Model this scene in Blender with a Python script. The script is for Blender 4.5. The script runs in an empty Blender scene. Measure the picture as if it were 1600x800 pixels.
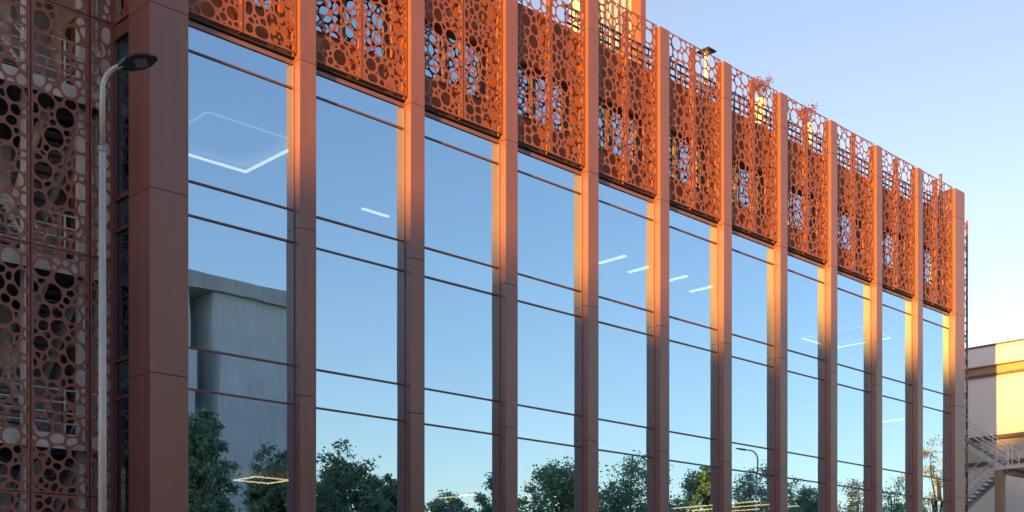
import bpy, bmesh, math, random
from mathutils import Vector, Matrix
from mathutils.geometry import tessellate_polygon

random.seed(7)
R = math.radians
scene = bpy.context.scene
col = scene.collection

# ------------------------------------------------------------------ camera
EYE = 1.6                      # all heights below are given above eye level and lifted by EYE
CAMY = -25.95                  # metres from the glass plane (y = 0)
cam = bpy.data.cameras.new('camera')
cam.sensor_width = 36.0
cam.sensor_fit = 'HORIZONTAL'
cam.lens = 1860 / 1600 * 36.0
cam.shift_y = 568 / 1600
cam.clip_end = 5000
camo = bpy.data.objects.new('camera', cam)
camo.location = (0, CAMY, EYE)
camo.rotation_euler = (R(90), 0, R(-44.05))
col.objects.link(camo)
scene.camera = camo

# ------------------------------------------------------------------ sky, sun, exposure
SUN_EL = 7.0
SUN_TRAVEL = Vector((0.9537, 0.3007, 0))          # horizontal direction the light travels in
world = bpy.data.worlds.new('World')
scene.world = world
world.use_nodes = True
wn = world.node_tree
wn.nodes.clear()
sky = wn.nodes.new('ShaderNodeTexSky')
sky.sky_type = 'NISHITA'
sky.sun_disc = False
sky.sun_elevation = R(SUN_EL)
sky.sun_rotation = math.atan2(-SUN_TRAVEL.x, -SUN_TRAVEL.y)
sky.altitude = 0
sky.air_density = 1.0
sky.dust_density = 0.5
sky.ozone_density = 1.4
bg = wn.nodes.new('ShaderNodeBackground')
bg.inputs['Strength'].default_value = 0.08
wo = wn.nodes.new('ShaderNodeOutputWorld')
wb = wn.nodes.new('ShaderNodeMix')               # white balance of the photograph, the same over the whole sky
wb.data_type = 'RGBA'
wb.blend_type = 'MULTIPLY'
wb.inputs['Factor'].default_value = 1.0
wb.inputs['B'].default_value = (1.20, 0.972, 0.98, 1)
wn.links.new(sky.outputs['Color'], wb.inputs['A'])
wn.links.new(wb.outputs['Result'], bg.inputs['Color'])
wn.links.new(bg.outputs['Background'], wo.inputs['Surface'])

sl = bpy.data.lights.new('sun', 'SUN')
sl.energy = 3.6
sl.angle = R(0.6)
sl.color = (1.0, 0.45, 0.06)
so = bpy.data.objects.new('sun', sl)
d = Vector((SUN_TRAVEL.x * math.cos(R(SUN_EL)), SUN_TRAVEL.y * math.cos(R(SUN_EL)), -math.sin(R(SUN_EL))))
so.rotation_euler = d.to_track_quat('-Z', 'Y').to_euler()
so.location = (-60, -30, 60)
col.objects.link(so)

scene.view_settings.view_transform = 'Standard'
scene.view_settings.look = 'None'
scene.view_settings.gamma = 1.0
scene.view_settings.use_curve_mapping = False
scene.view_settings.exposure = 2.16
scene.cycles.max_bounces = 10
scene.cycles.transparent_max_bounces = 16

# ------------------------------------------------------------------ materials
MATS = {}
def nodes_of(name):
    m = bpy.data.materials.new(name)
    m.use_nodes = True
    t = m.node_tree
    p = t.nodes['Principled BSDF']
    return m, t, p

def surf(name, base, rough=0.6, coat=0.0, tone=0.0, var=0.08, scale=3.0, metallic=0.0, bump=0.0, bscale=60.0, spec=0.5, streak=0.0):
    """painted / plastered surface with soft colour variation and fine relief"""
    m, t, p = nodes_of(name)
    co = t.nodes.new('ShaderNodeTexCoord')
    n = t.nodes.new('ShaderNodeTexNoise')
    n.inputs['Scale'].default_value = scale
    n.inputs['Detail'].default_value = 6
    t.links.new(co.outputs['Object'], n.inputs['Vector'])
    r = t.nodes.new('ShaderNodeValToRGB')
    e = r.color_ramp.elements
    e[0].position, e[1].position = 0.3, 0.72
    e[0].color = tuple(c * (1 - var) for c in base) + (1,)
    e[1].color = tuple(min(1, c * (1 + var)) for c in base) + (1,)
    t.links.new(n.outputs['Fac'], r.inputs['Fac'])
    out = r.outputs['Color']
    if streak > 0:
        mp = t.nodes.new('ShaderNodeMapping')
        mp.inputs['Scale'].default_value = (2.2, 2.2, 0.16)
        t.links.new(co.outputs['Object'], mp.inputs['Vector'])
        s = t.nodes.new('ShaderNodeTexNoise')
        s.inputs['Scale'].default_value = 3.0
        s.inputs['Detail'].default_value = 8
        t.links.new(mp.outputs['Vector'], s.inputs['Vector'])
        sr = t.nodes.new('ShaderNodeValToRGB')
        sr.color_ramp.elements[0].position = 0.42
        sr.color_ramp.elements[0].color = (1 - streak, 1 - streak, 1 - streak, 1)
        sr.color_ramp.elements[1].position = 0.62
        sr.color_ramp.elements[1].color = (1, 1, 1, 1)
        t.links.new(s.outputs['Fac'], sr.inputs['Fac'])
        mx = t.nodes.new('ShaderNodeMix')
        mx.data_type = 'RGBA'
        mx.blend_type = 'MULTIPLY'
        mx.inputs['Factor'].default_value = 1.0
        t.links.new(out, mx.inputs['A'])
        t.links.new(sr.outputs['Color'], mx.inputs['B'])
        out = mx.outputs['Result']
    if tone > 0:                       # panels differ a little from one another
        oi = t.nodes.new('ShaderNodeObjectInfo')
        mr = t.nodes.new('ShaderNodeMapRange')
        mr.inputs['To Min'].default_value = 1 - tone
        mr.inputs['To Max'].default_value = 1 + tone
        t.links.new(oi.outputs['Random'], mr.inputs['Value'])
        mt = t.nodes.new('ShaderNodeMix')
        mt.data_type = 'RGBA'
        mt.blend_type = 'MULTIPLY'
        mt.inputs['Factor'].default_value = 1.0
        t.links.new(out, mt.inputs['A'])
        t.links.new(mr.outputs['Result'], mt.inputs['B'])
        out = mt.outputs['Result']
    t.links.new(out, p.inputs['Base Color'])
    p.inputs['Roughness'].default_value = rough
    p.inputs['Metallic'].default_value = metallic
    p.inputs['Specular IOR Level'].default_value = spec
    p.inputs['Coat Weight'].default_value = coat
    p.inputs['Coat Roughness'].default_value = 0.36
    p.inputs['Coat IOR'].default_value = 1.62
    if bump > 0:
        b = t.nodes.new('ShaderNodeBump')
        b.inputs['Strength'].default_value = bump
        b.inputs['Distance'].default_value = 0.01
        n2 = t.nodes.new('ShaderNodeTexNoise')
        n2.inputs['Scale'].default_value = bscale
        n2.inputs['Detail'].default_value = 4
        t.links.new(co.outputs['Object'], n2.inputs['Vector'])
        t.links.new(n2.outputs['Fac'], b.inputs['Height'])
        t.links.new(b.outputs['Normal'], p.inputs['Normal'])
    MATS[name] = m
    return m

def glass(name, refl, refl_tint, trans_tint, wobble=0.02, top=1.0):
    """solar-control glazing: a mirror coat over a tinted clear pane"""
    m, t, p = nodes_of(name)
    t.nodes.remove(p)
    o = t.nodes['Material Output']
    g = t.nodes.new('ShaderNodeBsdfGlossy')
    g.inputs['Roughness'].default_value = 0.0
    g.inputs['Color'].default_value = tuple(refl_tint) + (1,)
    tr = t.nodes.new('ShaderNodeBsdfTransparent')
    tr.inputs['Color'].default_value = tuple(trans_tint) + (1,)
    fr = t.nodes.new('ShaderNodeLayerWeight')
    fr.inputs['Blend'].default_value = 0.3
    mr = t.nodes.new('ShaderNodeMapRange')
    mr.inputs['To Min'].default_value = refl
    mr.inputs['To Max'].default_value = top
    t.links.new(fr.outputs['Fresnel'], mr.inputs['Value'])
    mix = t.nodes.new('ShaderNodeMixShader')
    t.links.new(mr.outputs['Result'], mix.inputs['Fac'])
    t.links.new(tr.outputs['BSDF'], mix.inputs[1])
    t.links.new(g.outputs['BSDF'], mix.inputs[2])
    t.links.new(mix.outputs['Shader'], o.inputs['Surface'])
    if wobble > 0:
        co = t.nodes.new('ShaderNodeTexCoord')
        oi = t.nodes.new('ShaderNodeObjectInfo')
        ad = t.nodes.new('ShaderNodeVectorMath')
        ad.operation = 'ADD'
        t.links.new(co.outputs['Object'], ad.inputs[0])
        t.links.new(oi.outputs['Location'], ad.inputs[1])
        n = t.nodes.new('ShaderNodeTexNoise')
        n.inputs['Scale'].default_value = 0.8
        n.inputs['Detail'].default_value = 1.0
        t.links.new(ad.outputs['Vector'], n.inputs['Vector'])
        b = t.nodes.new('ShaderNodeBump')
        b.inputs['Strength'].default_value = 1.0
        b.inputs['Distance'].default_value = wobble
        t.links.new(n.outputs['Fac'], b.inputs['Height'])
        t.links.new(b.outputs['Normal'], g.inputs['Normal'])
    MATS[name] = m
    return m

def emit(name, color, strength):
    m, t, p = nodes_of(name)
    p.inputs['Base Color'].default_value = (0.8, 0.8, 0.8, 1)
    p.inputs['Emission Color'].default_value = tuple(color) + (1,)
    p.inputs['Emission Strength'].default_value = strength
    MATS[name] = m
    return m

def leafmat(name, c0, c1):
    m, t, p = nodes_of(name)
    g = t.nodes.new('ShaderNodeNewGeometry')
    r = t.nodes.new('ShaderNodeValToRGB')
    r.color_ramp.elements[0].color = tuple(c0) + (1,)
    r.color_ramp.elements[1].color = tuple(c1) + (1,)
    t.links.new(g.outputs['Random Per Island'], r.inputs['Fac'])
    t.links.new(r.outputs['Color'], p.inputs['Base Color'])
    p.inputs['Roughness'].default_value = 0.55
    tl = t.nodes.new('ShaderNodeBsdfTranslucent')
    t.links.new(r.outputs['Color'], tl.inputs['Color'])
    ad = t.nodes.new('ShaderNodeAddShader')
    t.links.new(p.outputs['BSDF'], ad.inputs[0])
    t.links.new(tl.outputs['BSDF'], ad.inputs[1])
    t.links.new(ad.outputs['Shader'], t.nodes['Material Output'].inputs['Surface'])
    MATS[name] = m
    return m

surf('terracotta', (0.188, 0.069, 0.056), rough=0.62, coat=0.85, streak=0.07, tone=0.07, var=0.05, scale=0.9, bump=0.05, bscale=90, spec=0.5)
surf('screen_metal', (0.21, 0.070, 0.048), rough=0.6, coat=0.35, tone=0.05, var=0.07, scale=1.3, bump=0.05, bscale=120, spec=0.4)
surf('frame_metal', (0.14, 0.058, 0.045), rough=0.4, var=0.05)
surf('joint_dark', (0.03, 0.014, 0.012), rough=0.9)
surf('slab_dark', (0.06, 0.06, 0.065), rough=0.9)
surf('soffit_dark', (0.045, 0.03, 0.028), rough=0.7)
surf('wall_clad', (0.29, 0.085, 0.03), rough=0.6, var=0.08, scale=1.0)
glass('facade_glass', 0.90, (0.54, 0.80, 1.0), (0.55, 0.62, 0.62), wobble=0.0010)
glass('spandrel_glass', 0.93, (0.54, 0.80, 1.0), (0.25, 0.30, 0.32), wobble=0.0010)
glass('side_glass', 0.03, (0.45, 0.65, 0.8), (0.30, 0.42, 0.45), wobble=0.0008, top=0.35)
glass('clear_glass', 0.12, (0.9, 0.95, 1.0), (0.75, 0.80, 0.80), wobble=0.001)
surf('interior_ceiling', (0.42, 0.42, 0.42), rough=0.9)
surf('interior_wall', (0.34, 0.34, 0.33), rough=0.9, var=0.12, scale=0.5)
surf('interior_floor', (0.12, 0.11, 0.10), rough=0.6, var=0.2)
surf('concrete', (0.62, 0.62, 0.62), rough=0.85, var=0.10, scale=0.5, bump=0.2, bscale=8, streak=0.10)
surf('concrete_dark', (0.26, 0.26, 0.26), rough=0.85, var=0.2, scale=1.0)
surf('concrete_pale', (0.5, 0.5, 0.49), rough=0.85, var=0.14, scale=0.9, streak=0.2)
surf('plaster_grey', (0.50, 0.49, 0.54), rough=0.9, var=0.12, scale=0.8)
surf('steel_pale', (0.50, 0.53, 0.53), rough=0.4, var=0.08, metallic=0.3)
surf('steel_grey', (0.26, 0.29, 0.31), rough=0.45, var=0.12, metallic=0.4)
surf('galvanised_light', (0.66, 0.68, 0.70), rough=0.45, var=0.1, scale=9)
surf('galvanised', (0.44, 0.46, 0.47), rough=0.45, var=0.05, scale=5, metallic=0.2, bump=0.1, bscale=40)
surf('lamp_dark', (0.020, 0.022, 0.024), rough=0.45)
surf('lamp_lens', (0.22, 0.22, 0.22), rough=0.25)
surf('cream_wall', (0.90, 0.85, 0.82), rough=0.9, var=0.04, scale=0.4, bump=0.15, bscale=20, streak=0.025)
surf('beige_wall', (0.58, 0.52, 0.44), rough=0.9, var=0.08, scale=0.6, streak=0.1)
surf('sunlit_soffit_tone', (0.46, 0.30, 0.20), rough=0.9, var=0.06)  # ochre puts the sunlight on the soffit recess into the colour
surf('roof_felt', (0.1, 0.1, 0.1), rough=0.9)
surf('roof_edge', (0.13, 0.12, 0.12), rough=0.7)
surf('post_beige', (0.33, 0.25, 0.18), rough=0.8, var=0.1)
surf('asphalt', (0.05, 0.05, 0.052), rough=0.95, var=0.25, scale=2.0, bump=0.3, bscale=200)
surf('paving', (0.28, 0.27, 0.25), rough=0.9, var=0.15, scale=1.2, bump=0.2)
surf('ground_soil', (0.10, 0.11, 0.06), rough=1.0, var=0.3, scale=0.15)
surf('white_paint', (0.78, 0.78, 0.76), rough=0.7)
surf('bark', (0.075, 0.055, 0.04), rough=0.95, var=0.3, scale=8, bump=0.6, bscale=30)
surf('rail_blue', (0.045, 0.055, 0.10), rough=0.5)
surf('block_wall', (0.36, 0.33, 0.29), rough=0.9, var=0.1)
surf('dark_pane', (0.03, 0.035, 0.04), rough=0.1)
surf('curtain_warm', (0.60, 0.46, 0.26), rough=0.9)
surf('brown_door', (0.16, 0.06, 0.025), rough=0.5)
leafmat('leaf_green', (0.06, 0.115, 0.075), (0.15, 0.23, 0.14))
leafmat('leaf_dark', (0.055, 0.105, 0.075), (0.13, 0.20, 0.13))
leafmat('leaf_autumn', (0.12, 0.11, 0.04), (0.36, 0.24, 0.10))
leafmat('leaf_red', (0.10, 0.03, 0.02), (0.20, 0.07, 0.04))
emit('led_white', (1.0, 0.93, 0.82), 1.7)
emit('led_dim', (1.0, 0.93, 0.82), 0.35)
emit('led_warm', (1.0, 0.72, 0.36), 2.4)
M = MATS

# ------------------------------------------------------------------ mesh helpers
class MB:
    def __init__(self):
        self.v, self.f = [], []
    def box(self, x0, x1, y0, y1, z0, z1):
        b = len(self.v)
        self.v += [(x0, y0, z0), (x1, y0, z0), (x1, y1, z0), (x0, y1, z0),
                   (x0, y0, z1), (x1, y0, z1), (x1, y1, z1), (x0, y1, z1)]
        self.f += [(b, b+3, b+2, b+1), (b+4, b+5, b+6, b+7), (b, b+1, b+5, b+4),
                   (b+1, b+2, b+6, b+5), (b+2, b+3, b+7, b+6), (b+3, b, b+4, b+7)]
        return self
    def loft(self, rings, cap=True):
        """rings: lists of points of equal length"""
        b = len(self.v)
        n = len(rings[0])
        for r in rings:
            self.v += [tuple(p) for p in r]
        for i in range(len(rings) - 1):
            for j in range(n):
                k = (j + 1) % n
                self.f.append((b + i*n + j, b + i*n + k, b + (i+1)*n + k, b + (i+1)*n + j))
        if cap:
            self.f.append(tuple(b + j for j in reversed(range(n))))
            e = b + (len(rings) - 1) * n
            self.f.append(tuple(e + j for j in range(n)))
        return self
    def tube(self, pts, radii, n=10):
        pts = [Vector(p) for p in pts]
        if not isinstance(radii, (list, tuple)):
            radii = [radii] * len(pts)
        rings = []
        up = Vector((0.31, 0.95, 0.05)).normalized()
        for i, p in enumerate(pts):
            a = pts[max(i - 1, 0)]
            c = pts[min(i + 1, len(pts) - 1)]
            t = (c - a).normalized()
            s = t.cross(up)
            if s.length < 1e-3:
                s = t.cross(Vector((1, 0, 0)))
            s.normalize()
            w = s.cross(t).normalized()
            rings.append([p + (s * math.cos(2*math.pi*j/n) + w * math.sin(2*math.pi*j/n)) * radii[i] for j in range(n)])
        return self.loft(rings)
    def bar(self, p, q, w, h):
        """rectangular bar from p to q, w wide (horizontal), h high"""
        p, q = Vector(p), Vector(q)
        t = (q - p).normalized()
        s = t.cross(Vector((0, 0, 1)))
        if s.length < 1e-3:
            s = Vector((1, 0, 0))
        s.normalize()
        u = s.cross(t).normalized()
        r = lambda c: [c - s*w/2 - u*h/2, c + s*w/2 - u*h/2, c + s*w/2 + u*h/2, c - s*w/2 + u*h/2]
        return self.loft([r(p), r(q)])
    def mesh(self, name, mat, lift=EYE, bevel=0.0):
        me = bpy.data.meshes.new(name)
        me.from_pydata([(x, y, z + lift) for x, y, z in self.v], [], self.f)
        bm = bmesh.new()
        bm.from_mesh(me)
        bmesh.ops.recalc_face_normals(bm, faces=bm.faces)
        if bevel > 0:
            bmesh.ops.bevel(bm, geom=bm.edges[:], offset=bevel, segments=2, affect='EDGES', profile=0.5)
        bm.to_mesh(me)
        bm.free()
        for m in (mat if isinstance(mat, (list, tuple)) else [mat]):
            me.materials.append(MATS[m])
        return me
    def build(self, name, mat, parent=None, lift=EYE, bevel=0.0, smooth=False):
        me = self.mesh(name, mat, lift, bevel)
        if smooth:
            for p in me.polygons:
                p.use_smooth = True
        return link(name, me, parent)

def link(name, me, parent=None, loc=(0, 0, 0), rot=(0, 0, 0)):
    o = bpy.data.objects.new(name, me)
    col.objects.link(o)
    o.parent = parent
    o.location = loc
    o.rotation_euler = rot
    return o

def box(name, mat, parent, *a, **k):
    return MB().box(*a).build(name, mat, parent, **k)

def thing(name, label, cat, loc=(0, 0, 0), group=None):
    o = bpy.data.objects.new(name, None)
    col.objects.link(o)
    o.location = loc
    o.empty_display_size = 0.3
    tag(o, label, cat, group)
    return o

def tag(o, label=None, cat=None, group=None, kind=None):
    if label: o['label'] = label
    if cat: o['category'] = cat
    if group: o['group'] = group
    if kind: o['kind'] = kind
    return o

C_, S_ = math.cos(R(45.95)), math.sin(R(45.95))
def ray(px):
    u = (px - 800) / 1860
    return C_ + u * S_, S_ - u * C_
def on_d(px, d):
    """x position seen at photo column px on the plane d metres in front of the camera along +y"""
    a, b = ray(px)
    return d * a / b
def height(px, py, d):
    return (968 - py) / 1860 * d / ray(px)[1]

# ------------------------------------------------------------------ ground
g = MB(); g.box(-1500, 1500, -1500, 1500, -2.0, -1.75); tag(g.build('ground', 'ground_soil'), kind='structure')
g = MB(); g.box(-400, 400, -24.0, -12.0, -1.75, -1.72); tag(g.build('road', 'asphalt'), kind='structure')
g = MB(); g.box(-400, 400, -12.0, 60, -1.75, -1.60); tag(g.build('pavement', 'paving'), kind='structure')
g = MB(); g.box(-400, 400, -34, -24.0, -1.75, -1.602); tag(g.build('pavement', 'paving'), kind='structure')
rm = MB()
for i in range(-20, 30):
    rm.box(i*6.0, i*6.0+3.0, -18.07, -17.93, -1.72, -1.716)
tag(rm.build('road_marking', 'white_paint'), kind='structure')

# ------------------------------------------------------------------ office building
B = thing('office_building', 'terracotta metal office block with tall mirrored windows and perforated screens above', 'building')
PITCH = 3.636
FX = [17.235 + PITCH * k for k in range(10)]        # left edges of the ten slim columns
FW = 0.50
CORNER = (13.12, 14.10)
END = (53.60, 54.58)
YF = -0.35                                          # column fronts
YS = -0.225                                         # screen fronts
ZTOP = 20.2
JOINTS = [-1.6, 1.43, 5.73, 10.02, 14.31, 18.87, ZTOP]

def column(x0, x1, y1, extra_side=None):
    w = x1 - x0
    core = MB().box(0.02, w - 0.02, YF + 0.02, y1, -1.6, ZTOP - 0.02)
    return core

slim_core = column(0, FW, 0.0).mesh('column', 'joint_dark')
slim_panels = []
for a, b in zip(JOINTS[:-1], JOINTS[1:]):
    m = MB().box(0, FW, YF, 0.015, a + 0.006, b - 0.006)
    slim_panels.append(m.mesh('cladding_panel', 'terracotta', bevel=0.004))
for k, x in enumerate(FX):
    c = link('column', slim_core, B, (x, 0, 0))
    for me in slim_panels:
        link('cladding_panel', me, c)
# corner column: wide front, deep return with a vertical joint
cc = MB().box(CORNER[0] + .02, CORNER[1] - .02, YF + .02, 0.69, -1.6, ZTOP - .02).build('column', 'joint_dark', B)
for a, b in zip(JOINTS[:-1], JOINTS[1:]):
    MB().box(CORNER[0], CORNER[1], YF, -0.096, a + .007, b - .007).build('cladding_panel', 'terracotta', cc, bevel=0.004)
    MB().box(CORNER[0], CORNER[0] + 0.3, -0.084, 0.70, a + .007, b - .007).build('cladding_panel', 'terracotta', cc, bevel=0.004)
    MB().box(CORNER[0] + 0.32, CORNER[1], -0.084, 0.02, a + .007, b - .007).build('cladding_panel', 'terracotta', cc, bevel=0.004)
ec = MB().box(END[0] + .02, END[1] - .02, YF + .02, 0.69, -1.6, ZTOP - .02).build('column', 'joint_dark', B)
for a, b in zip(JOINTS[:-1], JOINTS[1:]):
    MB().box(END[0], END[1], YF, 0.70, a + .007, b - .007).build('cladding_panel', 'terracotta', ec, bevel=0.004)

# window bays
BAYS = []
lefts = [CORNER[1]] + [x + FW for x in FX]
rights = FX + [END[0]]
for a, b in zip(lefts, rights):
    BAYS.append((a, b))
TR = [13.67, 10.54, 9.72, 6.55, 5.55, 2.42, 1.45]   # top edges of the transoms
HEAD = 14.24
TH = 0.050
bw = BAYS[1][1] - BAYS[1][0]
# pieces for one bay, built from x = 0; the first bay differs by a few mm only
frame = MB()
frame.box(0.0, 0.035, -0.11, 0.12, -1.55, HEAD + 0.1)
frame.box(bw - 0.035, bw, -0.11, 0.12, -1.55, HEAD + 0.1)
frame.box(0.035, bw - 0.035, -0.09, 0.12, HEAD, HEAD + 0.1)
frame.box(0.035, bw - 0.035, -0.09, 0.12, -1.58, -1.50)
frame_me = frame.mesh('window', 'terracotta')
tr_me = MB().box(0.035, bw - 0.035, -0.075, 0.10, 0, TH).mesh('transom', 'frame_metal', lift=0)
levels = [HEAD] + TR + [-1.50]
panes = []
for i in range(len(levels) - 1):
    z1 = levels[i] if i == 0 else levels[i] - TH
    z0 = levels[i + 1]
    panes.append((z0, z1, (z1 - z0) < 1.2))
pane_me = {}
for z0, z1, sp in panes:
    hh = (z1 - z0) / 2
    ww = bw / 2 - 0.03
    # a plate 12 mm thick: front and back sheets would double the mirror, so the plate is one sheet set in its frame
    m = MB()
    m.v = [(-ww, 0, -hh), (ww, 0, -hh), (ww, 0, hh), (-ww, 0, hh)]
    m.f = [(0, 1, 2, 3)]
    pane_me[z0] = m.mesh('pane', 'spandrel_glass' if sp else 'facade_glass', lift=0)
rnd = random.Random(3)
for k, (a, b) in enumerate(BAYS):
    w = link('window', frame_me, B, (a, 0, 0))
    for z in TR:
        link('transom', tr_me, w, (0, 0, z - TH + EYE))
    for z0, z1, sp in panes:
        link('pane', pane_me[z0], w, (bw / 2, -0.045, (z0 + z1) / 2 + EYE),
             (R(rnd.uniform(-0.22, 0.22)), 0, R(rnd.uniform(-0.22, 0.22))))

# flashing and drip rail over each window, wall and windows of the storey behind the screens
fl_me = MB().box(0.0, bw, -0.13, 0.0, 14.40, 14.43).box(0.0, bw, -0.05, 0.05, 14.345, 14.397).box(0.0, bw, 0.02, 0.058, 14.432, 14.62).mesh('flashing', 'soffit_dark')  # uppermost box: dark strip standing in for shade under the screens
WZ0, WZ1, WTOP = 15.45, 17.10, 18.85
wall = MB()
wx0, wx1 = 0.0, bw - 0.35
wall.box(0, bw, 0.06, 0.40, 14.43, WZ0)
wall.box(0, bw, 0.06, 0.40, WZ1, WTOP)
wall.box(wx1, bw, 0.06, 0.40, WZ0, WZ1)
wall.box(-FW, 0, 0.02, 0.40, 14.43, WTOP)
wall_me = wall.mesh('upper_wall', 'wall_clad')
uw_frame = MB()
uw_frame.box(wx0, wx0 + .05, 0.24, 0.32, WZ0, WZ1).box(wx1 - .05, wx1, 0.24, 0.32, WZ0, WZ1)
uw_frame.box(wx0, wx1, 0.24, 0.32, WZ0, WZ0 + .05).box(wx0, wx1, 0.24, 0.32, WZ1 - .05, WZ1)
uw_frame.box(1.30, 1.36, 0.24, 0.32, WZ0 + .05, WZ1 - .05)
uw_me = uw_frame.mesh('upper_window', 'frame_metal')
def sheet(x0, x1, z0, z1, y, mat):
    m = MB()
    m.v = [(x0, y, z0), (x1, y, z0), (x1, y, z1), (x0, y, z1)]
    m.f = [(0, 1, 2, 3)]
    return m.mesh('pane', mat)
up = [sheet(wx0 + .05, 1.30, WZ0 + .05, WZ1 - .05, 0.28, 'facade_glass'),
      sheet(1.36, wx1 - .05, WZ0 + .05, WZ1 - .05, 0.28, 'facade_glass')]
sill_me = MB().box(wx0, wx1, 0.03, 0.24, WZ0 - .03, WZ0 + 0.002).mesh('sill', 'frame_metal')
for a, b in BAYS:
    link('flashing', fl_me, B, (a, 0, 0))
    w = link('upper_wall', wall_me, B, (a, 0, 0))
    link('sill', sill_me, w)
    f = link('upper_window', uw_me, B, (a, 0, 0))
    for me in up:
        link('pane', me, f)

# ---- perforated screens
def clip(poly, n, c):
    """keep the side where p.n <= c"""
    out = []
    for i in range(len(poly)):
        p, q = poly[i], poly[(i + 1) % len(poly)]
        dp, dq = p[0]*n[0] + p[1]*n[1] - c, q[0]*n[0] + q[1]*n[1] - c
        if dp <= 0: out.append(p)
        if (dp < 0 < dq) or (dq < 0 < dp):
            t = dp / (dp - dq)
            out.append((p[0] + (q[0]-p[0])*t, p[1] + (q[1]-p[1])*t))
    return out

def area(poly):
    return 0.5 * sum(poly[i][0]*poly[(i+1) % len(poly)][1] - poly[(i+1) % len(poly)][0]*poly[i][1] for i in range(len(poly)))

def rounded(poly, slack):
    """smooth egg-shaped loop that follows a convex polygon (low harmonics of its radius)"""
    A = area(poly)
    cx = cz = 0.0
    for i in range(len(poly)):
        p, q = poly[i], poly[(i + 1) % len(poly)]
        k = p[0]*q[1] - q[0]*p[1]
        cx += (p[0] + q[0]) * k
        cz += (p[1] + q[1]) * k
    cx, cz = cx / (6*A), cz / (6*A)
    N = 20
    rp = []
    for t in range(N):
        dx, dz = math.cos(2*math.pi*t/N), math.sin(2*math.pi*t/N)
        best = 9.0
        for i in range(len(poly)):
            p, q = poly[i], poly[(i + 1) % len(poly)]
            ex, ez = q[0] - p[0], q[1] - p[1]
            den = dx*ez - dz*ex
            if abs(den) < 1e-9: continue
            u = ((p[0] - cx)*ez - (p[1] - cz)*ex) / den
            w = ((p[0] - cx)*dz - (p[1] - cz)*dx) / den
            if u > 0 and -1e-6 <= w <= 1 + 1e-6: best = min(best, u)
        rp.append(best)
    if max(rp) > 1.0: return None
    rs = [sum(rp) / N] * N
    for h, wgt in ((1, 1.0), (2, 0.85), (3, 0.3), (4, 0.12)):
        ca = sum(rp[t] * math.cos(2*math.pi*h*t/N) for t in range(N)) * 2 / N * wgt
        sa = sum(rp[t] * math.sin(2*math.pi*h*t/N) for t in range(N)) * 2 / N * wgt
        for t in range(N):
            rs[t] += ca * math.cos(2*math.pi*h*t/N) + sa * math.sin(2*math.pi*h*t/N)
    f = min((rp[t] + slack * 0.3) / max(rs[t], 1e-4) for t in range(N))
    f = min(1.0, f)
    return [(cx + rs[t]*f*math.cos(2*math.pi*t/N), cz + rs[t]*f*math.sin(2*math.pi*t/N)) for t in range(N)]

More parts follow.
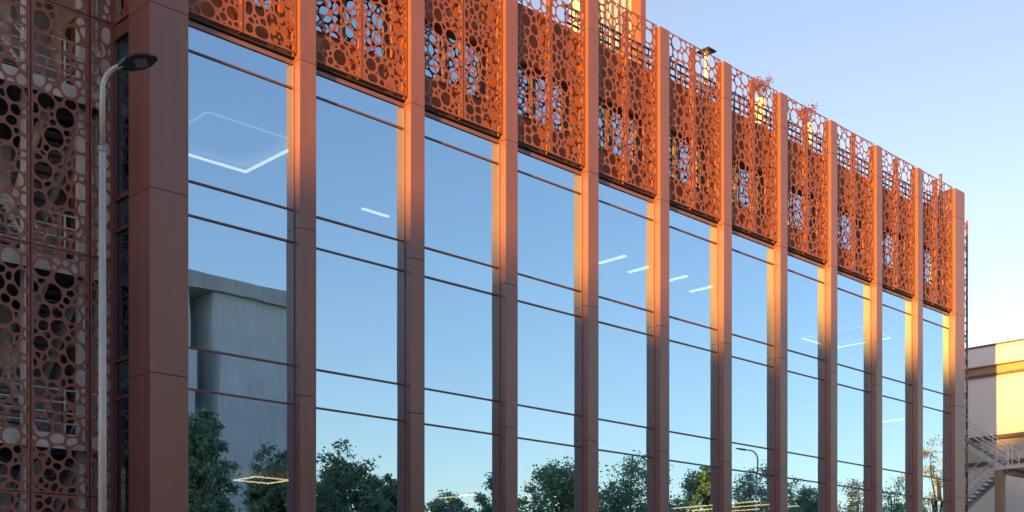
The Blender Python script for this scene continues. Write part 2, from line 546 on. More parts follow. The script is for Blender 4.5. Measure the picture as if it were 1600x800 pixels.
def perforated(name, w, h, size, seed, thick=0.008, rim=0.045, web=0.026, mat='screen_metal', rims=(1, 1, 1, 1)):
    """sheet w x h (x, z from 0) cut with packed rounded holes; size(z) gives the mean hole radius"""
    rr = random.Random(seed)
    pts = []
    grid = {}
    gs = 0.45
    def near(x, z):
        gx, gz = int(x // gs), int(z // gs)
        for i in range(gx - 2, gx + 3):
            for j in range(gz - 2, gz + 3):
                for q in grid.get((i, j), ()):
                    yield q
    for f, tries in ((1.45, 260), (1.15, 600), (0.85, 1600), (0.6, 3200), (0.42, 3000)):
        for _ in range(int(tries * w * h / 9)):
            x, z = rr.uniform(-0.2, w + 0.2), rr.uniform(-0.2, h + 0.2)
            r = size(z) * f * rr.uniform(0.85, 1.1)
            if all((x-q[0])**2 + (z-q[1])**2 > ((r + q[2]) * 0.99) ** 2 for q in near(x, z)):
                p = (x, z, r)
                pts.append(p)
                grid.setdefault((int(x // gs), int(z // gs)), []).append(p)
    V, F = [], []
    base_l, base_b, base_r, base_t = 0.0, 0.0, w, h
    for p in pts:
        cell = [(base_l, base_b), (base_r, base_b), (base_r, base_t), (base_l, base_t)]
        cuts = []
        for q in near(p[0], p[1]):
            if q is p: continue
            dx, dz = q[0] - p[0], q[1] - p[1]
            dd = math.hypot(dx, dz)
            if dd > 1.3: continue
            c = (dd*dd + p[2]**2 - q[2]**2) / (2*dd)
            n = (dx/dd, dz/dd)
            cuts.append((n, n[0]*p[0] + n[1]*p[1] + c))
        for n, c in cuts:
            cell = clip(cell, n, c)
            if len(cell) < 3: break
        if len(cell) < 3 or area(cell) < 1e-5: continue
        hole = cell
        for n, c in cuts:
            hole = clip(hole, n, c - web)
            if len(hole) < 3: break
        if len(hole) >= 3:
            for n, c in (((-1, 0), -rim), ((1, 0), w - rim), ((0, -1), -rim), ((0, 1), h - rim)):
                hole = clip(hole, n, c)
                if len(hole) < 3: break
        b = len(V)
        if len(hole) < 3 or area(hole) < 0.0022:
            V += [(x, 0, z) for x, z in cell]
            F.append(tuple(range(b, b + len(cell))))
            b = len(V)
            V += [(x, thick, z) for x, z in cell]
            F.append(tuple(reversed(range(b, b + len(cell)))))
            continue
        hp = rounded(hole, web)
        if hp is None: hp = hole
        no, nh = len(cell), len(hp)
        tris = tessellate_polygon([[Vector((x, z, 0)) for x, z in cell], [Vector((x, z, 0)) for x, z in hp]])
        allp = cell + hp
        V += [(x, 0, z) for x, z in allp]
        F += [(b + i, b + j, b + k) for i, j, k in tris]
        b2 = len(V)
        V += [(x, thick, z) for x, z in allp]
        F += [(b2 + k, b2 + j, b2 + i) for i, j, k in tris]
        for i in range(nh):
            j = (i + 1) % nh
            F.append((b + no + i, b + no + j, b2 + no + j, b2 + no + i))
    m = MB()
    m.v, m.f = V, F
    # folded rim flanges
    me = bpy.data.meshes.new(name)
    e = MB()
    for x0, x1, z0, z1 in ((0, .006, 0, h), (w - .006, w, 0, h), (.006, w - .006, 0, .006), (.006, w - .006, h - .006, h)):
        e.box(x0, x1, 0.0, 0.05, z0, z1)
    b = len(m.v)
    m.v += e.v
    m.f += [tuple(i + b for i in f) for f in e.f]
    me.from_pydata(m.v, [], m.f)
    me.materials.append(MATS[mat])
    return me

SB, ST = 14.48, 20.26
PW = bw / 2 - 0.035
hole_size = lambda z: 0.165 if z > 4.4 else (0.115 if 2.5 < z < 2.95 else 0.138)
variants = [perforated('screen_panel', PW, ST - SB, hole_size, 20 + i) for i in range(6)]
post_me = MB().box(-0.025, 0.025, YS + 0.053, -0.005, SB + .02, ST - 0.05).mesh('screen_post', 'screen_metal')
bracket_me = MB().box(-0.02, 0.02, -0.11, -0.002, 0, 0.05).mesh('bracket', 'screen_metal', lift=0)
for k, (a, b) in enumerate(BAYS):
    for s in (0, 1):
        me = variants[(k * 2 + s * 3 + (k // 3)) % 6]
        link('screen_panel', me, B, (a + 0.02 + s * (PW + 0.03), YS, SB + EYE))
    link('screen_post', post_me, B, (a + bw / 2, 0, 0))

# ---- slabs, ceilings, walls and roof of the body
box('floor_slab', ['interior_ceiling'], B, 13.35, 54.3, 0.16, 18, 13.62, 14.2)
box('floor_slab', ['interior_ceiling'], B, 13.35, 54.3, 0.16, 18, 9.80, 10.42)
box('floor_slab', ['interior_ceiling'], B, 13.35, 54.3, 0.16, 18, 5.62, 6.42)
box('floor_slab', ['interior_ceiling'], B, 13.35, 54.3, 0.16, 18, 1.50, 2.32)
box('back_wall', 'interior_wall', B, 13.30, 54.5, 18.0, 18.3, -1.6, 18.4)
box('party_wall', 'interior_wall', B, 54.30, 54.5, 0.71, 18.0, -1.6, 18.4)
box('party_wall', 'plaster_grey', B, 13.20, 13.35, 1.57, 18.0, -1.6, 18.4)
for z in (-.4, 4.4, 8.6, 12.8):
    dw = box('stair_door', 'brown_door', B, 13.13, 13.199, 3.4, 4.5, z, z + 2.6)
    MB().box(13.11, 13.129, 3.95, 4.38, z + .3, z + 2.4).build('pane', 'dark_pane', dw)
    dg = box('stair_window', 'frame_metal', B, 13.14, 13.199, 5.6, 7.4, z + .2, z + 2.8)
    MB().box(13.12, 13.139, 5.7, 7.3, z + .3, z + 2.7).build('pane', 'dark_pane', dg)
    box('pipe', 'steel_pale', B, 13.06, 13.12, 2.35, 2.47, z - 1.2, z + 3.0)
box('roof', 'concrete_dark', B, 13.16, 54.5, 0.41, 18.29, 18.42, 18.70)
box('upper_partition', 'interior_wall', B, 13.4, 54.2, 4.0, 4.1, 14.3, 18.4)
for x in (19.0, 26.3, 33.5, 40.8, 48.1):
    for z0, z1 in ((10.43, 13.6), (6.43, 9.79), (2.33, 5.61)):
        MB().tube([(x, 6.5, z0), (x, 6.5, z1)], 0.22, 14).build('interior_column', 'concrete_pale', B, smooth=False)

# ---- left flank: glazed strip, recessed perforated stair screen
gs_ = MB()
for z in (14.1, 10.2, 9.43, 6.29, 5.38, 2.2, 1.3):
    gs_.box(13.14, 13.26, 0.70, 1.50, z - 0.07, z)
gs_.box(13.14, 13.30, 0.70, 0.76, -1.6, 14.35)
gs_.box(13.16, 13.25, 0.76, 1.50, 14.10, 14.35)
gs_.box(13.15, 13.26, 1.50, 1.56, -1.6, 14.35)
sw = gs_.build('side_window', 'frame_metal', B)
zs = [-1.5, 1.23, 1.30, 2.13, 2.2, 5.31, 5.38, 6.22, 6.29, 9.36, 9.43, 10.13, 10.2, 14.13]
for i in range(0, len(zs), 2):
    m = MB()
    m.v = [(13.2, .76, zs[i]), (13.2, 1.50, zs[i]), (13.2, 1.50, zs[i+1]), (13.2, .76, zs[i+1])]
    m.f = [(0, 1, 2, 3)]
    m.build('pane', 'side_glass', sw)
# blinds seen behind the side glass
bl = MB()
for i in range(5):
    bl.box(13.40, 13.43, 0.85 + i*0.13, 0.85 + i*0.13 + 0.085, 2.3, 13.4)
bl.build('vertical_blind', 'soffit_dark', B)
# upper part of the flank above the side glass: perforated return panel
flank = perforated('screen_panel', 0.92, 5.7, lambda z: 0.122, 77)
o = link('screen_panel', flank, B, (13.13, 1.63, 14.40 + EYE), (0, 0, R(-90)))
box('side_wall', 'wall_clad', B, 13.40, 13.5, 0.72, 1.56, 14.36, 18.4)

LY = 1.55
SIZE_L = lambda z: 0.162
row_z = [(-2.8, 2.93), (2.95, 8.68), (8.70, 14.43), (14.45, 20.2)]
lw1 = 1.40
left_cols = [(11.14, 12.53, 1.39), (9.73, 11.12, 1.39), (8.32, 9.71, 1.39)]
narrow = [perforated('screen_panel', 0.55, z1 - z0, SIZE_L, 200 + i) for i, (z0, z1) in enumerate(row_z)]
wide = [perforated('screen_panel', 1.39, 5.73, SIZE_L, 300 + i, web=0.03) for i in range(5)]
for i, (z0, z1) in enumerate(row_z):
    link('screen_panel', narrow[i], B, (12.555, LY, z0 + EYE))
    for j, (x0, x1, w) in enumerate(left_cols):
        link('screen_panel', wide[(i * 2 + j) % 5], B, (x0, LY, z0 + EYE))
for x in (12.543, 11.13, 9.72, 8.31):
    box('screen_post', 'screen_metal', B, x - 0.035, x + 0.035, LY + 0.055, LY + 0.16, -1.6, 20.2)
# solid return strip beside the glass
box('screen_post', 'screen_metal', B, 13.108, 13.138, LY - .02, LY + 0.1, -1.6, 20.2)
# right flank mirrored: only its outer edge shows past the end column
rp = perforated('screen_panel', 1.39, 5.73, SIZE_L, 410)
for i, (z0, z1) in enumerate(row_z):
    for j in range(3):
        link('screen_panel', rp, B, (54.80 + j * 1.41, LY, z0 + EYE))
box('screen_post', 'frame_metal', B, 59.014, 59.03, LY + .01, LY + 0.12, -1.6, 20.4)

# stair tower behind the left screen
for z in (-1.55, 4.40, 8.60, 12.80, 17.0):
    if z > 0:
        sl_ = box('landing', 'slab_dark', B, 6.0, 13.1, 2.0, 3.3, z - 0.28, z)
        MB().box(6.0, 13.1, 1.97, 2.0, z - 0.32, z + 0.04).build('landing_edge', 'white_paint', sl_)
        box('landing', 'slab_dark', B, 6.0, 13.1, 3.302, 5.48, z - 0.45, z - 0.1)
        rl = MB()
        for h in (0.3, 0.55, 0.8, 1.1):
            rl.tube([(6.0, 2.05, z + h), (13.05, 2.05, z + h)], 0.022, 6)
        for x in (6.5, 8.0, 9.5, 10.45, 11.3, 12.15, 13.0):
            rl.box(x - .02, x + .02, 2.03, 2.07, z + .045, z + 1.1)
        rl.build('railing', 'white_paint', B)
for x, y in ((11.4, 2.45), (12.75, 2.45), (10.2, 2.45), (11.95, 5.2), (10.4, 5.2)):
    box('steel_column', 'white_paint', B, x - .11, x + .11, y - .11, y + .11, -1.6, 18.4)
for z in (4.40, 8.60, 12.80):
    for sgn, xs in ((1, (12.10, 12.95)), (-1, (10.95, 11.85))):
        f = MB()
        za, zb = (z - 2.1, z + 0.0) if sgn > 0 else (z, z + 2.1)
        for xx in xs:
            y0, y1 = (5.2, 2.9) if sgn > 0 else (2.9, 5.2)
            f.bar((xx, y0, za - .1), (xx, y1, zb - .1), 0.06, 0.40)
            f.tube([(xx, y0, za + 0.9), (xx, y1, zb + 0.9)], 0.025, 6)
        fl = f.build('stair_flight', 'white_paint', B)
        t = MB()
        for i in range(12):
            q = (i + .5) / 12
            yy = y0 + (y1 - y0) * q
            zz = za + (zb - za) * q
            t.box(xs[0] + .03, xs[1] - .03, yy - .14, yy + .14, zz - .03, zz)
        t.build('tread', 'steel_grey', fl)
box('stair_wall', 'plaster_grey', B, 5.5, 13.19, 5.5, 5.7, -1.6, 18.4)
box('stair_roof', 'concrete_dark', B, 5.3, 13.15, 1.9, 5.8, 18.42, 18.7)

# ------------------------------------------------------------------ roof terrace
PH = thing('rooftop_plant_room', 'tall cream ribbed plant room rising above the screens near the middle', 'plant room', (34.72, 7, 18.70 + EYE))
ph = MB()
ph.box(-1.4, 1.4, -2.9, -1.7, 0, 7.5)
ph.build('wall', 'plaster_grey', PH, lift=0)
for i in range(7):
    MB().box(-1.36 + i*.42, -1.26 + i*.42, -2.96, -2.902, 0.1, 7.4).build('rib', 'plaster_grey', PH, lift=0)
for i in range(2):
    wf = MB().box(-1.2 + i*.95, -.5 + i*.95, -3.0, -2.965, 0.5, 2.9).build('window', 'frame_metal', PH, lift=0)
    MB().box(-1.14 + i*.95, -.56 + i*.95, -3.015, -3.002, 0.56, 2.84).build('pane', 'dark_pane', wf, lift=0)
MB().box(.72, 1.02, -3.45, -2.965, 0, 7.6).build('pilaster', 'terracotta', PH, lift=0)

RL = thing('terrace_railing', 'dark blue slatted railing on the roof terrace behind the screens', 'railing', (0, 0.55, WTOP - .15 + EYE))
r = MB()
for h in (0.40, 0.66, 0.92, 1.18):
    r.box(28.0, 54.0, -0.02, 0.02, h - .035, h + .035)
r.build('rail', 'rail_blue', RL, lift=0)
pm = MB().box(-.02, .02, -.05, -.022, 0, 1.2).mesh('post', 'rail_blue', lift=0)
for i in range(87):
    link('post', pm, RL, (28.0 + i * 0.3, 0, 0))

L = thing('terrace_lamp', 'flat dark lamp on a cream post just above the screen top', 'lamp', (37.0, 1.6, 18.70 + EYE))
MB().tube([(0, 0, 0), (0, 0, 3.0)], 0.07, 12).build('post', 'cream_wall', L, lift=0)
MB().loft([[(-.27, -.3, 3.0), (.27, -.3, 3.0), (.27, .3, 3.0), (-.27, .3, 3.0)],
           [(-.22, -.26, 3.06), (.22, -.26, 3.06), (.22, .26, 3.06), (-.22, .26, 3.06)]]).build('lamp_head', 'lamp_dark', L, lift=0)
MB().box(-.15, .15, -.15, .15, 2.985, 2.998).build('lens', 'lamp_lens', L, lift=0)

def twigs(name, parent, seed, rad, hgt, mat, n=260, leaf=0.09):
    rr = random.Random(seed)
    m = MB()
    s = MB()
    for b in range(9):
        a = rr.uniform(0, 6.28)
        l = rr.uniform(.6, 1.0)
        e = Vector((math.cos(a)*rad*rr.uniform(.3, 1), math.sin(a)*rad*rr.uniform(.3, 1), hgt*l))
        mid = e * 0.5 + Vector((0, 0, hgt*.1))
        s.tube([(0, 0, 0), mid, e], [.018, .012, .005], 5)
        for i in range(n // 9):
            q = rr.uniform(.35, 1.0)
            c = (mid * (1 - q) * 2 if q < .5 else mid + (e - mid) * (q - .5) * 2) + Vector([rr.gauss(0, .09) for _ in range(3)])
            leaf_quad(m, c, leaf * rr.uniform(.6, 1.3), rr)
    s.build('stem', 'bark', parent, lift=0)
    m.build('foliage', mat, parent, lift=0)

def leaf_quad(m, c, s, rr):
    t = Vector((rr.gauss(0, 1), rr.gauss(0, 1), rr.gauss(0, .7))).normalized()
    u = t.cross(Vector((rr.gauss(0, 1), rr.gauss(0, 1), rr.gauss(0, 1)))).normalized()
    b = len(m.v)
    m.v += [tuple(c - t*s), tuple(c + u*s*.5), tuple(c + t*s), tuple(c - u*s*.5)]
    m.f.append((b, b+1, b+2, b+3))

for i, (px, lab) in enumerate(((1188, 'tall cream planter with a reddish shrub behind the seventh screen'),
                               (1262, 'tall cream planter with a reddish shrub behind the eighth screen'),
                               (1104, 'low cream planter with a bushy shrub beside the terrace lamp'),
                               (1455, 'cream planter with sparse twigs behind the last screen'))):
    x = on_d(px, 27.2)
    P = thing('roof_planter', lab, 'planter', (x, 27.2 + CAMY, 18.70 + EYE), 'planters on the roof terrace')
    hh = (2.0, 2.0, 0.9, 1.0)[i]
    pot = MB()
    rr_ = 0.22
    pot.loft([[(rr_*k*math.cos(t*math.pi/8), rr_*k*math.sin(t*math.pi/8), z) for t in range(16)]
              for z, k in ((0, .8), (.1, .86), (hh*.9, 1.0), (hh, 1.05), (hh, .9), (hh - .06, .88))])
    pot.build('pot', 'cream_wall', P, lift=0)
    e = bpy.data.objects.new('shrub', None)
    twm = MB()
    st = twigs
    rr0 = random.Random(i)
    e.location = (0, 0, hh - .05)
    col.objects.link(e); e.parent = P
    twigs('shrub', e, 40 + i, 0.5, (.95, .9, .7, .6)[i], 'leaf_red', 420, 0.05)
TP = thing('terrace_post', 'slim terracotta post standing above the last screen', 'post', (on_d(1468, 26.2), 26.2 + CAMY - .1, SB + EYE))
MB().box(-.06, .06, .0, .1, 0.5, 6.35).build('shaft', 'terracotta', TP, lift=0)
MB().box(-.07, .07, -.01, .11, 6.35, 6.40).build('cap', 'frame_metal', TP, lift=0)

# ------------------------------------------------------------------ ceiling lights inside
BAYNAME = ['first', 'second', 'third', 'fourth', 'fifth', 'sixth', 'seventh', 'eighth', 'ninth', 'tenth', 'eleventh']
def ring(x0, x1, d0, d1, z, label, mat='led_white', w=0.09):
    y0, y1 = d0 + CAMY, d1 + CAMY
    T = thing('ring_light', label, 'ceiling light', ((x0 + x1)/2, (y0 + y1)/2, z + EYE), 'square ring lights under the office ceilings')
    a, b = (x1 - x0)/2, (y1 - y0)/2
    n_ = w * .45
    for q in ((-a, a, -b, -b + n_), (-a, a, b - w, b), (-a, -a + n_, -b + w, b - w), (a - w, a, -b + w, b - w)):
        dim = mat == 'led_white' and (q[3] - q[2] < w * .6 or q[1] - q[0] < w * .6)
        MB().box(q[0], q[1], q[2], q[3], 0, 0.05).build('led_bar', 'led_dim' if dim else mat, T, lift=0)
    for sx in (-1, 1):
        for sy in (-1, 1):
            MB().tube([(sx*(a-.05), sy*(b-.05), .051), (sx*(a-.05), sy*(b-.05), .14)], .006, 5).build('hanger', 'steel_pale', T, lift=0)
def barlight(x, d0, d1, z, label, mat='led_white'):
    y0, y1 = d0 + CAMY, d1 + CAMY
    T = thing('bar_light', label, 'ceiling light', (x, (y0+y1)/2, z + EYE), 'straight bar lights under the office ceilings')
    h = (y1 - y0)/2
    MB().box(-.09, .09, -h, h, 0, .04).build('led_bar', mat, T, lift=0)
    MB().box(-.11, .11, -h - .02, h + .02, .04, .10).build('housing', 'steel_pale', T, lift=0)
ring(16.1, 19.15, 28.25, 31.3, 13.42, 'large square ring light high in the first window from the left')
T_ = thing('bar_light', 'short bar light high at the right of the second window', 'ceiling light', (24.1, 31.4 + CAMY, 13.42 + EYE), 'straight bar lights under the office ceilings')
MB().box(-.55, .55, -.06, .06, 0, .04).build('led_bar', 'led_white', T_, lift=0)
MB().box(-.57, .57, -.08, .08, .04, .10).build('housing', 'steel_pale', T_, lift=0)
ring(49.5, 52.5, 28.2, 31.3, 13.42, 'square ring light high in the tenth window from the left', w=.06)
for x, nm in ((33.6, 'left bar light in the fifth window below the screen'), (35.3, 'right bar light in the fifth window below the screen'),
              (37.3, 'left bar light in the sixth window below the screen'), (39.2, 'right bar light in the sixth window below the screen')):
    barlight(x, 28.7, 30.0, 13.42, nm)
barlight(on_d(1394, 28.6), 28.0, 29.3, 9.6, 'bar light on the middle floor in the tenth window')
ring(24.2, 25.8, 38.9, 40.5, 5.35, 'small warm ring light low in the first window between reflected trees', 'led_warm', .07)
ring(21.2, 22.6, 41.5, 43.0, 5.35, 'small warm ring light at the lower left of the first window', 'led_warm', .07)
x6 = on_d(1080, 36)
for k in range(3):
    barlight(x6 - 1.5 + k*1.6, 31.0, 36.0, 5.35, ['left', 'middle', 'right'][k] + ' warm bar light low in the sixth window', 'led_warm')
barlight(on_d(690, 40), 38.0, 40.0, 5.35, 'warm bar light at the bottom of the third window', 'led_warm')

# ------------------------------------------------------------------ street lamps
def street_lamp(x, y, label, arm=1.55, ztop=8.05, turn=0):
    T = thing('street_lamp', label, 'street lamp', (x, y, 0), 'street lamps along the road')
    T.rotation_euler = (0, 0, R(turn))
    E = EYE
    MB().tube([(0, 0, 0), (0, 0, 7.0 + E)], [0.064, 0.050], 16).build('pole', 'galvanised', T, lift=0, smooth=True)
    MB().tube([(0, 0, 6.96 + E), (0, 0, 7.03 + E)], 0.060, 16).build('collar', 'steel_grey', T, lift=0)
    pts = [(0, 0, 7.0 + E), (0, 0, ztop - .62 + E)]
    n = 8
    rad = 0.55 if arm > 1 else 0.40
    for i in range(1, n + 1):
        a = i / n * R(80 if arm > 1 else 62)
        pts.append((0, -rad * (1 - math.cos(a)), ztop - .62 + E + rad * math.sin(a)))
    l = pts[-1]
    ext, rise = (arm - 1.0, 10) if arm > 1 else (0.10, 28)
    pts.append((0, l[1] - ext, l[2] + ext * math.tan(R(rise))))
    MB().tube(pts, [0.040, 0.039] + [0.037] * n + [0.035], 14).build('arm', 'galvanised', T, lift=0, smooth=True)
    p = pts[-1]
    H = MB()
    rings = []
    # length s, half width, top rise, underside drop
    for s, w, t, bt in ((-.08, .05, .045, .045), (.00, .13, .05, .04), (.07, .22, .045, .028), (.21, .25, .04, .024), (.37, .19, .028, .02), (.48, .05, .014, .014)):
        yy, zz = p[1] - s, p[2] + s * math.tan(R(14))
        rings.append([(-w, yy, zz - bt), (w, yy, zz - bt), (w * 1.03, yy, zz), (w * .7, yy, zz + t), (-w * .7, yy, zz + t), (-w * 1.03, yy, zz)])
    H.loft(rings)
    h = H.build('lamp_head', 'lamp_dark', T, lift=0)
    q = MB()
    for s0, s1, w in ((.16, .33, .13),):
        za, zb = p[2] + s0*math.tan(R(14)) - .042, p[2] + s1*math.tan(R(14)) - .042
        q.loft([[(-w, p[1]-s0, za), (w, p[1]-s0, za), (w, p[1]-s0, za+.02), (-w, p[1]-s0, za+.02)],
                [(-w, p[1]-s1, zb), (w, p[1]-s1, zb), (w, p[1]-s1, zb+.02), (-w, p[1]-s1, zb+.02)]])
    q.build('lens', 'lamp_lens', h, lift=0)
    MB().box(-.12, .12, -.12, .12, 0, 0.35).build('base', 'galvanised', T, lift=0, bevel=.01)
street_lamp(on_d(160, 16.96), 16.96 + CAMY, 'grey street lamp with dark head standing before the perforated screen', arm=0.5, ztop=8.50, turn=54)
dv = 33.6
street_lamp(on_d(1181, dv), -(dv + CAMY), 'street lamp seen only as a reflection in the seventh window', arm=1.35, ztop=8.35)

# ------------------------------------------------------------------ concrete block reflected in the first window
DV = 68.0
yb = -(DV + CAMY)
xa, xm, xe = on_d(262, DV), on_d(339, DV), on_d(472, DV)
zt = height(380, 434, DV)
K = thing('concrete_building', 'blank grey concrete building reflected in the first window', 'building', (0, 0, 0))
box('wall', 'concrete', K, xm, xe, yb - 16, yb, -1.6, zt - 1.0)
box('recessed_wall', 'concrete_dark', K, xa, xm - .01, yb - 16, yb - 2.2, -1.6, zt - 1.0)  # darker concrete puts the shade of the recess into the colour
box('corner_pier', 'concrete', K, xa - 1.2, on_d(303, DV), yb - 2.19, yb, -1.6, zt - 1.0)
box('roof', 'concrete_pale', K, xa - 1.5, xe + .4, yb - 16.3, yb + .35, zt - .99, zt)
for z in (4.0, 9.0, 14.0):
    wv = box('window', 'roof_edge', K, on_d(305, DV), on_d(319, DV), yb - 2.198, yb - 2.12, z, z + 2.6)
    MB().box(on_d(305, DV) + .1, on_d(319, DV) - .1, yb - 2.118, yb - 2.10, z + .1, z + 2.5).build('pane', 'dark_pane', wv)

# ------------------------------------------------------------------ trees (seen as reflections)
def make_tree(seed, hgt, rad, mat, nclump, nleaf, leaf, sparse=False):
    """returns trunk and crown meshes for a tree standing at the origin"""
    rr = random.Random(seed)
    t = MB()
    fork = hgt * rr.uniform(.26, .34)
    t.tube([(0, 0, 0), (rr.uniform(-.1, .1), 0, fork * .5), (0, 0, fork), (rr.uniform(-.2, .2), rr.uniform(-.2, .2), hgt * .85)],
           [hgt*.022, hgt*.017, hgt*.014, hgt*.003], 9)
    tips = []
    cz = hgt * .62
    for i in range(nclump):
        # points through an uneven ellipsoid, biased to its shell
        while True:
            v = Vector((rr.uniform(-1, 1), rr.uniform(-1, 1), rr.uniform(-1, 1)))
            if .25 < v.length < 1: break
        q = v.normalized() * (v.length ** .5)
        lump = 1 + .34 * math.sin(3.4 * q.x + seed) * math.cos(3.1 * q.z + seed * 1.7) + rr.uniform(-.22, .16)
        wz = 1.0 - 0.35 * max(0, q.z)
        tips.append(Vector((q.x * rad * lump * wz, q.y * rad * lump * wz, cz + q.z * hgt * .38 * lump)))
    zmax = max(p.z for p in tips)
    for p in tips:
        p.z *= (hgt - .25 - rad * .16) / zmax if p.z > cz else 1
    for p in tips[::max(1, len(tips)//26)]:
        s = Vector((0, 0, fork + (p.z - fork) * rr.uniform(.1, .5)))
        mid = s.lerp(p, .5) + Vector((0, 0, .25))
        t.tube([s, mid, p], [hgt*.006, hgt*.004, hgt*.0015], 5)
    c = MB()
    for p in tips:
        cr = rad * rr.uniform(.12, .24)
        for j in range(int(nleaf * rr.uniform(.5, 1.4))):
            o = Vector((rr.gauss(0, .55), rr.gauss(0, .55), rr.gauss(0, .42))) * cr
            leaf_quad(c, p + o, leaf * rr.uniform(.6, 1.4), rr)
    return t.mesh('trunk', 'bark', lift=0), c.mesh('crown', mat, lift=0)

TREES = [  # photo column, photo row of the top, crown radius in pixels, virtual distance, material, label
    (300, 632, 58, 46, 'leaf_green', 'dark green tree reflected at the lower left of the first window'),
    (428, 694, 52, 50, 'leaf_dark', 'dark tree reflected at the lower right of the first window'),
    (527, 683, 66, 50, 'leaf_green', 'broad green tree reflected low in the second window'),
    (614, 738, 44, 52, 'leaf_green', 'small tree reflected at the right of the second window'),
    (704, 762, 52, 56, 'leaf_green', 'low tree reflected at the bottom of the third window'),
    (768, 736, 50, 56, 'leaf_dark', 'tree reflected at the lower right of the third window'),
    (880, 710, 70, 52, 'leaf_green', 'tree reflected at the lower right of the fourth window'),
    (974, 700, 84, 52, 'leaf_green', 'tallest dense tree reflected low in the fifth window'),
    (1094, 722, 46, 56, 'leaf_green', 'tree reflected low in the sixth window above warm lights'),
    (1174, 722, 64, 56, 'leaf_dark', 'dense tree behind the reflected street lamp in the seventh window'),
    (1250, 740, 62, 58, 'leaf_dark', 'dense round tree reflected low in the eighth window'),
    (1336, 742, 48, 60, 'leaf_autumn', 'yellowing tree reflected low in the ninth window'),
    (1394, 738, 46, 60, 'leaf_green', 'thin tree reflected low in the tenth window'),
    (1464, 686, 52, 60, 'leaf_autumn', 'sparse autumn tree reflected in the last window by the end column'),
]
for i, (px, py, pr, dv, mat, lab) in enumerate(TREES):
    dep = dv / ray(px)[1]
    hgt = height(px, py, dv) + EYE
    rad = pr * dep / 1860
    sparse = 'parse' in lab or 'thin' in lab or 'yellow' in lab
    n = 170 if sparse else 260
    tm, cm = make_tree(60 + i, hgt, rad, mat, n, 60 if sparse else 95, 0.11 if sparse else 0.11)
    T = thing('street_tree', lab, 'tree', (on_d(px, dv), -(dv + CAMY), 0), 'street trees across the road')
    link('trunk', tm, T)
    link('crown', cm, T)

# ------------------------------------------------------------------ cream building and outside stair at the right
CX = 67.0
CB = thing('cream_building', 'cream rendered building with stepped cornice beyond the office block', 'building')
zc = 15.64
box('wall', 'cream_wall', CB, CX, CX + 20, 1.0, 20, 10.45, zc - 1.72)
box('parapet', 'cream_wall', CB, CX - .42, CX + 20, 0.8, 20.2, zc - 1.16, zc - .09)
box('roof_edge', 'roof_edge', CB, CX - .50, CX + 20.1, 0.7, 20.3, zc - .089, zc)
box('cornice', 'sunlit_soffit_tone', CB, CX - .12, CX + 20, 0.9, 20.1, zc - 1.60, zc - 1.161)
box('cornice_edge', 'roof_edge', CB, CX - .20, CX - .001, 1.0, 20, zc - 1.719, zc - 1.601)
box('lower_edge', 'roof_edge', CB, CX - .5, CX + 20, 1.0, 20, 10.22, 10.449)
box('lower_band', 'beige_wall', CB, CX - .3, CX + 20, 1.0, 20, 9.0, 10.219)
box('lower_trim', 'roof_edge', CB, CX - .4, CX + 20, 1.0, 20, 8.86, 8.999)
box('base_wall', 'cream_wall', CB, CX, CX + 20, 1.0, 20, -1.6, 8.859)

SX = 62.5
ST_ = thing('steel_staircase', 'galvanised steel outside staircase with railings before the cream building', 'staircase')
yl = 26.68 + CAMY            # y of the landing edge
def flight(x0, x1, ya, za, yb, zb, nst, name):
    m = MB()
    for x in (x0, x1):
        m.bar((x, ya, za - .12), (x, yb, zb - .12), 0.06, 0.26)
    f = m.build(name, 'galvanised_light', ST_)
    tm = MB().box(x0 + .04, x1 - .04, -.15, .15, -.02, .02).mesh('tread', 'steel_grey', lift=0)
    for i in range(nst):
        q = (i + .5) / nst
        link('tread', tm, f, (0, ya + (yb - ya)*q, za + (zb - za)*q + EYE))
    for x in (x0, x1):
        rl = MB()
        for h in (.55, 1.05):
            rl.tube([(x, ya, za + h), (x, yb, zb + h)], .028, 8)
        nn = max(2, int(abs(yb - ya) / 1.15))
        for i in range(nn + 1):
            q = i / nn
            yy, zz = ya + (yb - ya)*q, za + (zb - za)*q
            rl.tube([(x, yy, zz), (x, yy, zz + 1.05)], .024, 8)
        rl.build('railing', 'galvanised_light', ST_)
zl = 7.9
flight(SX - .1, SX + 1.2, yl + .2, zl, yl + 4.4, zl + 2.98, 16, 'upper_flight')
flight(SX - 1.6, SX - .3, yl + .2, zl, yl + 4.4, zl - 3.4, 18, 'lower_flight')
ld = MB().box(SX - 1.7, SX + 1.3, yl - 1.5, yl + .2, zl - .16, zl).build('landing', 'galvanised_light', ST_)
lr = MB()
for h in (.55, 1.05):
    lr.tube([(SX - 1.65, yl + .15, zl + h), (SX - 1.65, yl - 1.45, zl + h), (SX + 1.25, yl - 1.45, zl + h)], .028, 8)
for p in ((SX - 1.65, yl + .15), (SX - 1.65, yl - .65), (SX - 1.65, yl - 1.45), (SX - .2, yl - 1.45), (SX + 1.25, yl - 1.45)):
    lr.tube([(p[0], p[1], zl), (p[0], p[1], zl + 1.05)], .024, 8)
lr.build('railing', 'galvanised_light', ST_)
for x, y in ((SX - 1.55, yl + .02), (SX + 1.1, yl - 1.3)):
    box('support_post', 'post_beige', ST_, x - .2, x + .2, y - .2, y + .2, -1.6, zl - .161)
box('brace', 'post_beige', ST_, SX - 1.3, SX + .9, yl - .6, yl - .3, zl - .45, zl - .161)

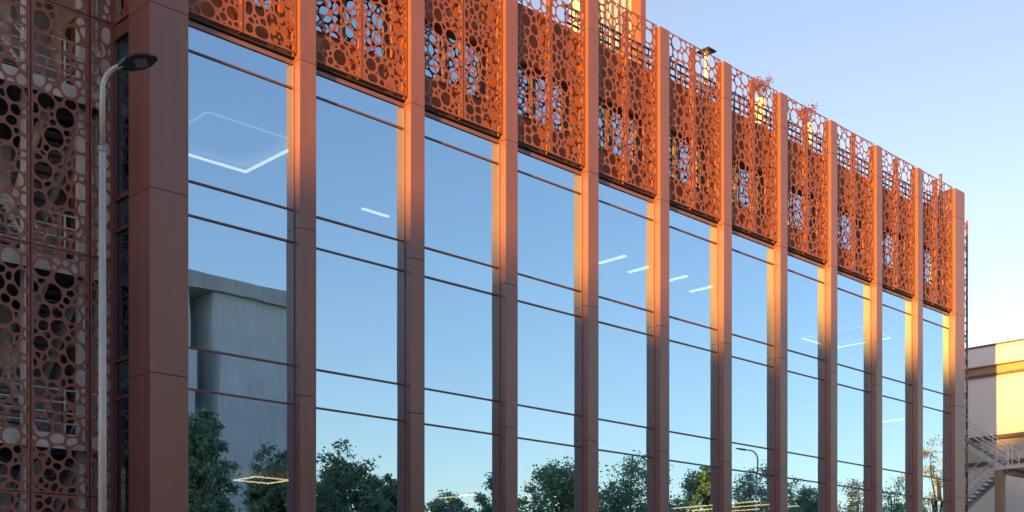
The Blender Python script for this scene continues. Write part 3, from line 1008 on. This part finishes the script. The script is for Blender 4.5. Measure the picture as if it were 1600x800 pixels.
# ------------------------------------------------------------------ blocks far down the street that shade the lower facade; the last shades reflected trees
tan = math.tan(R(SUN_EL))
tt = 60 / SUN_TRAVEL.y
shift = SUN_TRAVEL.x * tt
def block(x0, x1, zshade, label):
    zr = zshade + tt * tan
    T = thing('apartment_block', label, 'building', ((x0 + x1)/2, -66, 0), 'apartment blocks down the street')
    w = (x1 - x0)/2
    MB().box(-w, w, -6, 6, 0, zr + EYE - .4).build('wall', 'block_wall', T, lift=0)
    MB().box(-w, w, -6.0, 6.0, zr + EYE - .399, zr + EYE).build('roof', 'roof_edge', T, lift=0)
    fm = MB().box(-.7, .7, 0, .05, 0, 1.5).mesh('window', 'white_paint', lift=0)
    pm_ = MB().box(-.6, .6, .051, .06, .1, 1.4).mesh('pane', 'dark_pane', lift=0)
    nx = max(1, int(2*w / 3.2))
    for fl_ in range(int(zr / 3.1)):
        for i in range(nx):
            wo_ = link('window', fm, T, (-w + (i + .5) * 2*w/nx, 6.0, 1.2 + fl_ * 3.1))
            link('pane', pm_, wo_)
block(-shift - 30.0, -shift + 19.8, 11.5, 'longest beige apartment block beside the lowest one')
block(-shift + 19.85, -shift + 38.5, 10.3, 'lowest wide beige apartment block down the street')
block(-shift + 38.55, -shift + 63.0, 11.8, 'wide beige apartment block second from the street end')
block(-shift + 63.05, -shift + 85.0, 12.6, 'beige apartment block at the near street end')
block(-shift + 85.05, -shift + 118.0, 12.0, 'unseen long beige block added to shade the reflected trees')  # added out of view to keep sun off the reflected trees

# ------------------------------------------------------------------ unseen row across the street, added to block the low sky glow
def house(x0, x1, h, label):
    T = thing('occluder_house', label, 'building', ((x0 + x1)/2, -42, 0), 'unseen houses added to block sky glow')
    w = (x1 - x0)/2 - .05
    MB().box(-w, w, -6, 6, 0, h).build('wall', 'block_wall', T, lift=0)
    MB().loft([[(-w - .2, -6.3, h), (w + .2, -6.3, h), (w + .2, 6.3, h), (-w - .2, 6.3, h)],
               [(-w - .2, -.2, h + 2.6), (w + .2, -.2, h + 2.6), (w + .2, .2, h + 2.6), (-w - .2, .2, h + 2.6)]]).build('roof', 'roof_felt', T, lift=0)
    fm = MB().box(-.6, .6, 0, .05, 0, 1.7).mesh('window', 'white_paint', lift=0)
    pm_ = MB().box(-.5, .5, .051, .06, .1, 1.6).mesh('pane', 'dark_pane', lift=0)
    nx = int(2*w / 2.8)
    for f in range(int((h - 1) / 3.2)):
        for i in range(nx):
            wo_ = link('window', fm, T, (-w + (i + .5) * 2*w/nx, 6.0, 1.0 + f * 3.2))
            link('pane', pm_, wo_)
house(-14, 6, 15.5, 'unseen glow-blocking house nearest to the viewpoint')
house(-34, -14, 16.5, 'second unseen glow-blocking house counting away from the viewpoint')
house(-58, -34, 15.0, 'widest unseen glow-blocking house across the street')
house(-80, -58, 16.0, 'farthest unseen glow-blocking house across the street')

# ------------------------------------------------------------------ unseen neighbour added left of the office to shade its corner column
NB = thing('shade_caster_building', 'unseen low beige building with a corner tower, added to shade the office corner', 'building', (-27, 2.5, 0))
MB().box(-14, 14, -11.5, 11.5, 0, 11.0).build('wall', 'block_wall', NB, lift=0)
MB().box(-14.2, 13.98, -11.48, 11.7, 11.0, 11.3).build('roof', 'roof_felt', NB, lift=0)
MB().box(8.0, 14, -11.5, -3.0, 11.301, 22.0).build('tower_wall', 'block_wall', NB, lift=0)  # tower shaped to cast shade on the corner, with sky left open beside it
MB().box(7.9, 14.0, -11.5, -2.9, 22.0, 22.3).build('tower_roof', 'roof_felt', NB, lift=0)
nf = MB().box(-.7, .7, -.05, 0, 0, 1.6).mesh('window', 'white_paint', lift=0)
np_ = MB().box(-.6, .6, -.06, -.051, .1, 1.5).mesh('pane', 'dark_pane', lift=0)
for fl_ in range(3):
    for i in range(8):
        wo_ = link('window', nf, NB, (-12.2 + i * 3.5, -11.5, 1.4 + fl_ * 3.4))
        link('pane', np_, wo_)
    for i in range(6):
        wo_ = link('window', nf, NB, (14.0, -9.2 + i * 3.7, 1.4 + fl_ * 3.4), (0, 0, R(90)))
        link('pane', np_, wo_)
